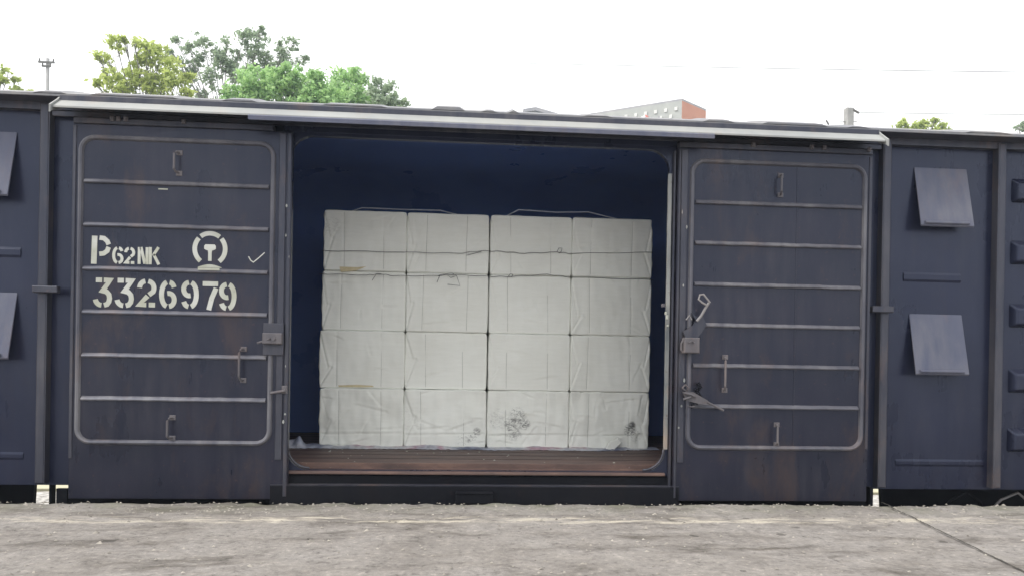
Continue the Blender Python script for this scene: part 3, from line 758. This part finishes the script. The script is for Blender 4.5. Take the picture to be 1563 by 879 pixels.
def bale(r, c):
    rnd = random.Random(r * 11 + c * 3 + 1)
    x0, x1 = colx[c], colx[c + 1]; z0, z1 = rows[r], rows[r + 1]
    ox = (.012 if r == 3 else 0) - (.012 if r == 1 and c == 0 else 0); x0 += ox * (c == 0) ; gp = .0012
    x0 += gp; x1 -= gp; z0 += .0; z1 -= .0015
    yo = rnd.uniform(-.02, .02) - (.012 if r == 0 else 0); x0 += rnd.uniform(0, .004); x1 -= rnd.uniform(0, .004)
    if c == 1: x1 -= .005
    if c == 2: x0 += .004
    W, H, D = x1 - x0, z1 - z0, BD
    base = Vector(((x0 + x1) / 2, YB + D / 2, z0))
    root = thing('wrapped_bale', base, special.get((r, c), 'white wrapped bale in the %s row from the floor, %s from the left' % (ORD[r], ORD[c])), 'bale', 'white wrapped bales stacked in the wagon doorway')
    so_ = rnd.uniform(0, 50); u1, u2 = rnd.uniform(.20, .25), rnd.uniform(.70, .76)
    fy = rnd.uniform(.28, .55); k_u = rnd.uniform(.05, .12); fd = rnd.uniform(.35, 1.15)
    # fold creases of the wrapper on the front: (p, q, depth)
    cr = [((0.0, .97), (k_u, fy + .02), .006 * fd), ((k_u + .04, fy), (0.01, .03), .007 * fd), ((k_u, fy + .02), (k_u + .04, fy), .004 * fd)]
    if c in (3,): cr += [((1.0, .95), (.93, .45), .006), ((.90, .42), (.99, .05), .006)]
    for q in range(3 if r else 9):
        a = (rnd.random(), rnd.random()); an = rnd.uniform(-.6, .6) + (1.57 if rnd.random() < .5 else 0); l = rnd.uniform(.1, .3 if r else .4)
        cr.append((a, (a[0] + math.cos(an) * l, a[1] + math.sin(an) * l), .003 if r else .0045))
    if r == 0: cr.append(((.03, .22), (.99, .25), .006))
    def seg(px, pz, a, b_):
        ax, az = a[0] * W, a[1] * H; bx, bz = b_[0] * W, b_[1] * H
        dx, dz = bx - ax, bz - az; L2 = dx * dx + dz * dz
        t = max(0, min(1, ((px - ax) * dx + (pz - az) * dz) / L2)); ex = px - ax - t * dx; ez = pz - az - t * dz
        side = dx * ez - dz * ex
        return math.hypot(ex, ez), side
    nx_, nz_ = 76, 56; bm_ = MB()
    def front(u, v):
        px, pz = u * W, v * H; d = 0
        for (a, b_, dep) in cr:
            q, sd_ = seg(px, pz, a, b_)
            d += 1.25 * dep * math.exp(-(q / .007) ** 2) - dep * .8 * math.exp(-(q / .03) ** 2) * (1 if sd_ > 0 else -.3)
        amp = .015 if r == 0 else .006
        d += amp * noise.noise(Vector((px * 5 + so_, pz * 5, 0))) + amp * .6 * noise.noise(Vector((px * 15 + so_, pz * 6, 3)))
        if r == 0: d += .005 * abs(noise.noise(Vector((px * 9 + so_, pz * 9, 8))))
        for uu in (u1, u2): d += .0035 * math.exp(-((u - uu) * W / .006) ** 2)
        # soft rounded edges
        ex = min(u * W, (1 - u) * W); ez = min(v * H, (1 - v) * H); rd = .011
        for e in (ex, ez):
            if e < rd: d += rd * (1 - math.sqrt(max(0, 1 - ((rd - e) / rd) ** 2)))
        return d
    for i in range(nx_ + 1):
        for j in range(nz_ + 1):
            u, v = i / nx_, j / nz_
            # denser towards the edges
            u = .5 - .5 * math.cos(math.pi * u) * .35 - .5 * (1 - 2 * u) * .65; v = .5 - .5 * math.cos(math.pi * v) * .35 - .5 * (1 - 2 * v) * .65
            d = front(u, v)
            wob = (.009 if ((c == 0 and i == 0) or (c == 3 and i == nx_)) else .0045) * noise.noise(Vector((v * 6 + so_, u * 5, r))) if (i in (0, nx_) or j in (0, nz_)) else 0
            cu = 1 - min(1, min(u * W, (1 - u) * W) / .05); cv = 1 - min(1, min(v * H, (1 - v) * H) / .05); q_ = cu * cv; cq = .006 * q_ * q_
            bx = .004 * math.sin(math.pi * v) * (1 if u > .5 else -1) * abs(2 * u - 1)
            bm_.v.append((x0 + u * W + wob + bx - cq * (1 if u > .5 else -1), YB + yo + d, z0 + v * H + (wob if 0 < j else 0) - cq * (1 if v > .5 else 0)))
    nn_ = nz_ + 1
    for i in range(nx_):
        for j in range(nz_): k = i * nn_ + j; bm_.f.append((k, k + nn_, k + nn_ + 1, k + 1))
    loop = [i * nn_ for i in range(nx_ + 1)] + [nx_ * nn_ + j for j in range(1, nn_)] + [i * nn_ + nz_ for i in range(nx_ - 1, -1, -1)] + [j for j in range(nz_ - 1, 0, -1)]
    prev = loop; rings = [.12, .35, .6, D - .02, D]
    for q, dy in enumerate(rings):
        cur = []
        for idx in loop:
            x, y, z = bm_.v[idx]; s_ = .985 if q == len(rings) - 1 else 1
            zz = base.z + H / 2 + (z - base.z - H / 2) * s_; 
            cur.append(len(bm_.v)); bm_.v.append((base.x + (x - base.x) * s_ + .002 * noise.noise(Vector((x * 9, dy * 9, z * 9))), YB + dy, zz))
        for i in range(len(loop)): j = (i + 1) % len(loop); bm_.f.append((prev[i], prev[j], cur[j], cur[i]))
        prev = cur
    bm_.f.append(tuple(prev))
    bm_.build('wrapped_body', M['bale'], root, smooth=True)
    for uu in (u1, u2):
        wr = MB(); pts = []
        skip = rnd.random() < .3
        for k in range(25):
            v = k / 24; px = uu + .006 * math.sin(v * 3 + so_); pts.append((x0 + px * W, YB + yo + front(px, v) - .0005, z0 + v * H))
        wr.tube(pts if not skip else pts[:17], .0016, 5); wr.build('tie_wire', M['tie'], root)
    if (r, c) in ((3, 0), (1, 0)):
        if r == 3: pl = [(518, 407), (545, 408), (559, 406.5), (553, 409.5), (543, 413), (520, 415)]
        else: pl = [(516, 587.5), (545, 586.5), (568, 588), (571, 590), (550, 590.5), (517, 590)]
        f_ = MB(); pp = [at(x, y, YB - .012) for x, y in pl]; f_.prism([(p.x, p.z) for p in pp], 'y', YB + yo - .005, YB + yo + .01)
        f_.build('torn_slit', M['ochre'], root)
    if (r, c) == (0, 3):
        f_ = MB(); p0 = [(900, 686), (922, 688), (931, 673), (943, 668), (948, 675), (938, 684), (936, 694), (931, 690), (920, 692)]
        pp = [at(x, y, YB - .06) for x, y in p0]; f_.prism([(p.x, p.z) for p in pp], 'y', YB - .085, YB - .045); f_.build('torn_flap', M['bale'], root, bevel=.005)
for r in range(4):
    for c in range(4): bale(r, c)

# unit wires: long dark wires across the face, pale loops above
def wire_obj(name, pts, r, mat, label, extra=None):
    b = MB(); b.tube(pts, r, 6)
    for e in (extra or []): b.tube(e, r, 6)
    return tag(b.build(name, mat, None, smooth=True, loc=pts[0]), label, 'wire')
def smooth_px(P, Y, n=10):
    out = []
    for i in range(len(P) - 1):
        for k in range(n):
            t = k / n; out.append(at(P[i][0] + (P[i + 1][0] - P[i][0]) * t, P[i][1] + (P[i + 1][1] - P[i][1]) * t + .5 * math.sin(i * 3 + k), Y))
    out.append(at(*P[-1], Y)); return out
YW = YB - .022
wire_obj('binding_wire', smooth_px([(491, 382.5), (617, 385), (700, 387), (735, 383), (765, 384), (800, 387), (850, 385), (870, 387), (996, 385.5)], YW), .0028, M['wire'],
         'dark upper binding wire running across the top row of bales with a small twist', [[at(850, 385, YW - .01), at(853, 379, YW - .01), at(858, 379, YW - .01), at(857, 384, YW - .01), at(853, 387, YW - .01)], [at(712, 390, YW), at(728, 386, YW), at(735, 384, YW)]])
wire_obj('binding_wire', smooth_px([(488, 418), (560, 420), (580, 418), (600, 421), (668, 421), (690, 419), (745, 422), (778, 422), (835, 419), (870, 423), (996, 427)], YW), .003, M['wire'],
         'dark lower binding wire along the seam under the top row, knotted left of centre',
         [[at(668, 421, YW - .01), at(675, 419, YW - .02), at(690, 417, YW - .02), at(697, 421, YW - .02), at(688, 424, YW - .02), at(683, 420, YW - .02), at(697, 419, YW - .02)], [at(697, 421, YW - .02), at(702, 436, YW - .02), at(683, 434, YW - .015)], [at(671, 421, YW - .01), at(667, 431, YW - .01)], [at(776, 422, YW), at(779, 418, YW - .02), at(783, 419, YW - .02), at(781, 423, YW)], [at(568, 428, YW), at(574, 419, YW - .01), at(583, 419, YW)]])
for lab, P in (('pale loop of wire arching over the left half of the bale stack', [(527, 326), (553, 317.5), (610, 320), (672, 321.5), (710, 331), (735, 338)]),
               ('pale loop of wire arching over the right half of the bale stack', [(773, 330), (792, 320.5), (850, 324.5), (898, 324), (935, 333), (965, 341)])):
    wire_obj('lifting_wire', [at(x, y, 1.62) for x, y in P], .006, M['lightwire'], lab)

# plastic sheet under the bales
def sheet():
    b = MB(); X0 = colx[0] - .26; X1 = colx[4] + .10; nx = 420; ny = 16
    for i in range(nx + 1):
        x = X0 + (X1 - X0) * i / nx
        wl = max(0, min(1, (colx[0] + .03 - x) / .08))
        ext = .12 + .05 * noise.noise(Vector((x * 2.3, 1, 0))) + .03 * noise.noise(Vector((x * 9, 2, 0)))
        if x > colx[4] - .5: ext *= max(.2, (colx[4] + .1 - x) / .6)
        for j in range(ny + 1):
            t = j / ny; d = (1 - t)
            y = YB + .25 * t - ext * d * 1.2 + .0
            heap = .085 * wl * (.6 + noise.noise(Vector((x * 14, t * 3, 0)))) 
            z = FZ + .003 + (.026 + heap) * max(0, math.sin(math.pi * min(1, t * 1.9))) * (.7 + .9 * noise.noise(Vector((x * 6, t * 2.5, 1)))) * (1 if t < .52 or wl > .3 else 0) + .006 * noise.noise(Vector((x * 30, t * 7, 5))) * d
            b.v.append((x, y, max(FZ + .001, z)))
    for i in range(nx):
        for j in range(ny): k = i * (ny + 1) + j; b.f.append((k, k + ny + 1, k + ny + 2, k + 1))
    return b
o = sheet().build('plastic_sheet', M['sheet'], None, smooth=True, loc=(0, YB, FZ)); tag(o, 'crumpled bluish plastic sheet spread on the wagon floor under the bales', 'plastic sheet')
b = MB(); rnd = random.Random(12)
for k in range(24):
    x = rnd.uniform(-1.4, 1.4); y = rnd.uniform(.25, 1.2); s_ = rnd.uniform(.004, .013)
    b.add([(x - s_, y, FZ + .001), (x + s_ * 1.3, y - s_ * .4, FZ + .001), (x + s_ * .3, y + s_, FZ + .003 + s_ * .3)], [(0, 1, 2)])
tag(b.build('paper_scraps', M['letter']), 'tiny pale paper scraps strewn over the brown wagon floor', kind='stuff')

# ------------------------------------------------------------------ beyond: trees
def tree(name, Y, blobs, trunk_px, mat, label, leaf_s=.13, dens=1.0, trunk_r=.16, seed=1, twigs=True, group='trees behind the wagon'):
    rnd = random.Random(seed)
    base = at(trunk_px, 150, Y); base = Vector((base.x, Y, GZ - .25))
    root = thing(name, base, label, 'tree', group)
    sc = (Y + 5.8) / 1129
    lo = max(q[1] for q in blobs); big = [q for q in blobs if q[1] > lo - 30]; xm = [q[0] for q in big]
    # the crown goes on below the roof line
    blobs = list(blobs) + [(min(xm) + (max(xm) - min(xm)) * (.15 + .7 * k / 4) + rnd.uniform(-4, 4), lo + 22 + 18 * (k % 2), 18 if leaf_s > .1 else 8) for k in range(5)]
    b = MB(); tb = MB()
    cs_ = [(at(px, py, Y + rnd.uniform(-1, 1) * r * sc * .8), r * sc) for px, py, r in blobs]
    zc = sum(c.z for c, _ in cs_) / len(cs_)
    top = Vector((base.x, Y, min(c.z for c, _ in cs_) - 1.0))
    tb.tube([base, base.lerp(top, .5) + Vector((.12, .1, 0)), top], trunk_r, 9, trunk_r * .6)
    for c, r in cs_:
        mid = top.lerp(c, .5) + Vector((rnd.uniform(-.2, .2), rnd.uniform(-.2, .2), rnd.uniform(-.35, .0)))
        tb.tube([top, mid, c, c + Vector((0, 0, r * .5))], trunk_r * .17, 6, .010)
        if twigs:
            for q in range(5):
                d = Vector((rnd.gauss(0, 1), rnd.gauss(0, 1), rnd.gauss(.4, .8))).normalized() * r * rnd.uniform(.7, 1.0)
                s_ = mid.lerp(c, rnd.uniform(.5, 1)); tb.tube([s_, s_ + d * .5 + Vector((0, 0, .05)), c + d], .02, 4, .006)
        # clumps inside the blob
        ncl = max(5, int(r * r * 60 * dens))
        for k in range(ncl):
            d = Vector((rnd.gauss(0, 1), rnd.gauss(0, 1), rnd.gauss(0, 1))).normalized() * r * rnd.random() ** .45
            cc = c + d; cr_ = rnd.uniform(.14, .34) * min(1.0, r + .35)
            for l in range(rnd.randint(14, 26)):
                p = cc + Vector((rnd.gauss(0, .5), rnd.gauss(0, .5), rnd.gauss(0, .38))) * cr_
                nrm = Vector((rnd.gauss(0, .7), rnd.gauss(0, .7) , rnd.gauss(.7, .5))).normalized()
                a = nrm.orthogonal().normalized(); a.rotate(Matrix.Rotation(rnd.uniform(0, 6.28), 3, nrm)); e = nrm.cross(a)
                s_ = leaf_s * rnd.uniform(.55, 1.15)
                b.add([p - a * s_, p - e * s_ * .45, p + a * s_, p + e * s_ * .45], [(0, 1, 2, 3)])
    b.build('crown', mat, root); tb.build('trunk', M['bark'], root, smooth=True)
    return root
tree('broadleaf_tree', 24, [(178, 70, 14), (205, 66, 9), (165, 92, 12), (158, 112, 6), (182, 125, 20), (205, 118, 18), (228, 88, 19), (247, 78, 14), (255, 108, 20), (232, 124, 24), (270, 128, 20), (195, 145, 22), (240, 148, 26), (163, 148, 9), (285, 120, 12), (210, 95, 10), (286, 148, 14), (225, 70, 8), (150, 86, 6), (190, 60, 6), (148, 128, 5), (172, 160, 12)],
     228, M['leaf_yellow'], 'yellow green loose tree left of the grey green one, over the left door', .12, 1.1, seed=3)
tree('broadleaf_tree', 31, [(268, 62, 8), (288, 72, 12), (308, 64, 16), (325, 82, 14), (300, 95, 16), (345, 72, 12), (372, 56, 14), (392, 62, 18), (398, 48, 6), (380, 85, 18), (410, 92, 15), (432, 74, 14), (448, 68, 10), (440, 95, 12), (462, 90, 9), (345, 105, 18), (320, 122, 16), (290, 115, 14), (365, 118, 16), (310, 150, 10), (345, 142, 8), (415, 110, 15), (300, 140, 10), (336, 90, 12), (262, 78, 8), (355, 95, 16), (395, 108, 18), (430, 100, 12), (280, 100, 14)],
     345, M['leaf_grey'], 'tall airy grey green tree with bare twigs showing, behind the others', .12, .85, seed=5)
tree('broadleaf_tree', 26, [(372, 132, 24), (400, 128, 26), (432, 122, 22), (455, 130, 24), (480, 138, 24), (420, 150, 26), (380, 156, 22), (465, 155, 26), (350, 148, 14), (505, 150, 24), (440, 108, 10), (480, 118, 12), (345, 160, 10)],
     425, M['leaf_green'], 'bright green dense bushy tree in the middle of the tree group', .13, 1.5, seed=8, twigs=False)
tree('broadleaf_tree', 29, [(520, 122, 17), (538, 118, 16), (515, 138, 18), (545, 140, 16), (552, 124, 10), (535, 152, 22), (560, 155, 16), (570, 165, 14)],
     533, M['leaf_green'], 'green dome shaped tree between the bushy tree and the small end tree', .13, 1.4, seed=9, twigs=False)
tree('broadleaf_tree', 27, [(577, 128, 12), (588, 138, 14), (574, 144, 12), (596, 152, 14), (610, 160, 12), (583, 158, 16), (600, 168, 16), (618, 170, 8)],
     590, M['leaf_grey'], 'small round grey green tree at the right end of the tree group', .12, 1.35, seed=10, twigs=False)
tree('broadleaf_tree', 28, [(-8, 112, 12), (12, 114, 12), (2, 122, 10), (22, 122, 6), (30, 136, 7), (40, 142, 5), (-15, 130, 14), (18, 140, 6)],
     -5, M['leaf_yellow'], 'olive green tree tip at the left edge beyond the wagon roof', .12, .8, seed=11)
tree('broadleaf_tree', 34, [(1368, 194, 7), (1382, 190, 9), (1395, 196, 9), (1412, 193, 10), (1425, 187, 8), (1436, 195, 7), (1400, 204, 10), (1375, 204, 9), (1430, 204, 10), (1446, 200, 4)],
     1400, M['leaf_yellow'], 'low pale green treetop right of the concrete post', .13, 1.8, seed=12)
tree('broadleaf_tree', 30, [(1562, 188, 5), (1556, 196, 6), (1568, 200, 8), (1570, 186, 5), (1580, 195, 12)],
     1575, M['leaf_grey'], 'sparse grey green twigs at the right edge beyond the roof', .09, .7, seed=13)

# ------------------------------------------------------------------ poles and wires
def pole_left():
    Y = 30; p = at(73, 90, Y); r = thing('utility_pole', (p.x, Y, GZ - .25), 'slim utility pole with two short crossarms at far left above the roof', 'utility pole')
    b = MB(); b.tube([(p.x, Y, GZ - .25), (p.x, Y, p.z)], .13, 10, .075); b.build('shaft', M['pole'], r, smooth=True)
    for (z, a) in ((at(73, 97, Y).z, .36), (at(73, 103, Y).z, .2)):
        b = MB(); b.box(p.x - a, p.x + a * 1.0, Y - .14, Y - .08, z - .04, z + .04)
        for s in (-1, 1): b.tube([(p.x + s * a * .85, Y - .11, z + .04), (p.x + s * a * .85, Y - .11, z + .16)], .035, 8)
        b.build('crossarm', M['wood'], r)
    return p
pole_left()
def pole_right():
    Y = 16; p = at(1296, 166, Y); r = thing('concrete_post', (p.x, Y, GZ - .25), 'thick grey concrete post with a slanting bracket above the right door', 'post')
    b = MB(); b.cbox(p.x - .11, p.x + .11, Y - .11, Y + .11, GZ - .25, p.z, .02); b.build('shaft', M['pole'], r)
    b = MB(); A = at(1302, 168, Y - .1); B = at(1311, 173, Y - .1); b.tube([A, B], .035, 8); b.build('bracket', M['wood'], r)
    b = MB(); A = at(1273, 187, Y); B = at(1308, 186, Y); b.tube([A, B], .012, 6); b.build('side_bar', M['wood'], r)
pole_right()
def cable(A, B, r, sag, label, r1=None):
    pts = [A.lerp(B, i / 24) - Vector((0, 0, sag * 4 * (i / 24) * (1 - i / 24))) for i in range(25)]
    b = MB(); b.tube(pts, r, 5, r1); o = b.build('overhead_wire', M['wire'], None, loc=A); tag(o, label, 'wire')
cable(at(73, 77, 30), at(1700, 112, 30), .006, .15, 'long overhead wire crossing the sky from the left pole to the right edge', .022)
cable(at(1310, 172, 16), at(1720, 175, 16), .010, .03, 'lower overhead wire running right from the concrete post bracket', .012)
b = MB(); A = at(1262, 188, 2.0)
b.tube([at(1265, 191, 2.2), at(1261, 184, 2.2)], .010, 6); b.build('roof_stub', M['wood'], rf)

# ------------------------------------------------------------------ far buildings
def block(name, label, corner, azl, ll, azr, lr, mats, h0=GZ - .25):
    P = corner; L = Vector((math.sin(azl), math.cos(azl), 0)); Q = Vector((math.sin(azr), math.cos(azr), 0))
    r = thing(name, (P.x, P.y, h0), label, 'building')
    def quad(a, b_, z0, z1, off=0):
        return [Vector((a.x, a.y, z0)), Vector((b_.x, b_.y, z0)), Vector((b_.x, b_.y, z1)), Vector((a.x, a.y, z1))]
    A = P + L * ll; B = P + Q * lr; C = A + Q * lr
    def wall(nm, a, b_, mat):
        n_ = (b_ - a).cross(Vector((0, 0, 1))).normalized() * .3; q = MB()
        if n_.y < 0: n_ = -n_
        q.add(quad(a, b_, h0, P.z) + quad(a + n_, b_ + n_, h0, P.z), [(0, 1, 2, 3), (4, 7, 6, 5), (0, 4, 5, 1), (3, 2, 6, 7), (0, 3, 7, 4), (1, 5, 6, 2)]); return q.build(nm, mat, r)
    wall('long_wall', P, A, mats[0]); wall('end_wall', P, B, mats[1])
    q = MB(); up = Vector((0, 0, .16)); q.add([P, A, C, B, P + up, A + up, C + up, B + up], [(0, 1, 2, 3), (4, 7, 6, 5), (0, 4, 5, 1), (1, 5, 6, 2), (2, 6, 7, 3), (3, 7, 4, 0)]); q.build('roof', mats[2], r)
    return r, P, L, Q
M['bwhite'] = simple('pale_cladding', (.31, .32, .31), (.37, .38, .36), 1.2, .7, 0)
M['borange'] = simple('orange_cladding', (.42, .18, .115), (.50, .23, .15), .8, .7, 0)
M['bblue'] = simple('blue_cladding', (.30, .33, .46), (.36, .39, .5), 1.2, .7, 0)
M['bgrey'] = simple('grey_trim', (.25, .25, .27), (.35, .34, .35), 1.2, .7, 0)
M['signwhite'] = simple('white_sign', (.78, .78, .76), (.82, .82, .8), 2, .6, 0)
M['signred'] = simple('red_sign_edge', (.5, .14, .12), (.6, .2, .16), 2, .6, 0)
P = at(1041, 154, 52)
r_, P, L, Q = block('warehouse', 'tall pale building with blue stripe and an orange end wall beyond the roof', P, R(-57), 90, R(52), 3.4, (M['bwhite'], M['borange'], M['bgrey']))
nL = L.cross(Vector((0, 0, 1))).normalized(); nL = -nL if nL.y > 0 else nL
def onwall(s, z, off=.02): return P + L * s + Vector((0, 0, z)) + nL * off
# dotted grille under the eave
b = MB()
for k in range(95):
    s0 = .35 + k * .42; zz = -.45 - .55 * (k % 2); A = [onwall(s0, zz - .28, .06), onwall(s0 + .24, zz - .28, .06), onwall(s0 + .24, zz, .06), onwall(s0, zz, .06)]
    B = [v + nL * -.05 for v in A]; b.add(A + B, [(0, 1, 2, 3), (0, 4, 5, 1), (1, 5, 6, 2), (2, 6, 7, 3), (3, 7, 4, 0)])
b.build('eave_grille', simple('grille_white', (.55, .55, .53), (.6, .6, .58), 2, .7, 0), r_)
b = MB(); pts = [(.5, -1.9), (8, -2.0), (22, -2.4), (22, -4.0), (8, -3.6), (4, -3.0), (.5, -2.5)]
A = [onwall(s, z, .05) for s, z in pts]; B = [onwall(s, z, .01) for s, z in pts]; n = len(pts)
b.add(A + B, [tuple(range(n))] + [(i, (i + 1) % n, n + (i + 1) % n, n + i) for i in range(n)]); b.build('blue_stripe', M['bblue'], r_)
def wall_poly(nm, pxs, mat, off=.12):
    # project onto the plane of the long wall
    vs = []
    for px, py in pxs:
        d = CF * 1129 + CR * (px - 781.5) - CU * (py - 439.5 - SY); t = (P - CAM).dot(nL) / d.dot(nL); vs.append(CAM + d * t + nL * off)
    n = len(vs); b = MB(); b.add(vs + [v - nL * .1 for v in vs], [tuple(range(n))] + [(i, (i + 1) % n, n + (i + 1) % n, n + i) for i in range(n)]); b.build(nm, mat, r_)
wall_poly('logo_bar', [(974, 182), (985, 177), (986, 179.5), (975, 185)], M['signwhite'])
wall_poly('logo_bar', [(976, 187), (984, 182), (985, 184), (979, 188)], M['signwhite'])
wall_poly('logo_edge', [(985, 176), (990, 178), (989, 182), (986.5, 182)], M['signred'])
wall_poly('wall_slot', [(994, 180), (996, 180), (996, 183), (994, 183)], M['bgrey'])
wall_poly('wall_slot', [(1005, 178), (1007, 178), (1007, 183), (1005, 183)], M['bgrey'])
# small gabled building
def shed():
    Y = 70; pts = [at(798, 230, Y), at(798, 174, Y), at(817, 171, Y), at(850, 180.5, Y), at(880, 181, Y), at(880, 230, Y)]
    c = thing('gabled_shed', (pts[0].x, Y, GZ - .25), 'small pale gabled building left of the tall one, just above the roof line', 'building')
    b = MB(); pl = [(p.x, p.z if 0 < i < 5 else GZ - .25) for i, p in enumerate(pts)]; b.prism(pl, 'y', Y, Y + 12); b.build('wall', M['bwhite'], c)
    b = MB(); q = [(p.x, p.z) for p in pts[1:4]]; b.prism(q + [(x, z + .35) for x, z in reversed(q)], 'y', Y - .4, Y + 12.3); b.build('roof', M['bgrey'], c)
shed()

# ------------------------------------------------------------------ added haze for lens glare
b = MB(); b.box(-110, 110, -45, 150, GZ - 1.3, 34)  # thin air volume added to stand in for lens glare
hz = b.build('glare_haze', M['wire']); tag(hz, kind='stuff')
hm = bpy.data.materials.new('glare_haze'); hm.use_nodes = True; t = hm.node_tree; t.nodes.clear()
o_ = t.nodes.new('ShaderNodeOutputMaterial'); pv = t.nodes.new('ShaderNodeVolumePrincipled')
pv.inputs['Color'].default_value = (.74, .85, 1.0, 1); pv.inputs['Density'].default_value = .0013; pv.inputs['Anisotropy'].default_value = .2
t.links.new(pv.outputs[0], o_.inputs['Volume']); hz.data.materials.clear(); hz.data.materials.append(hm)
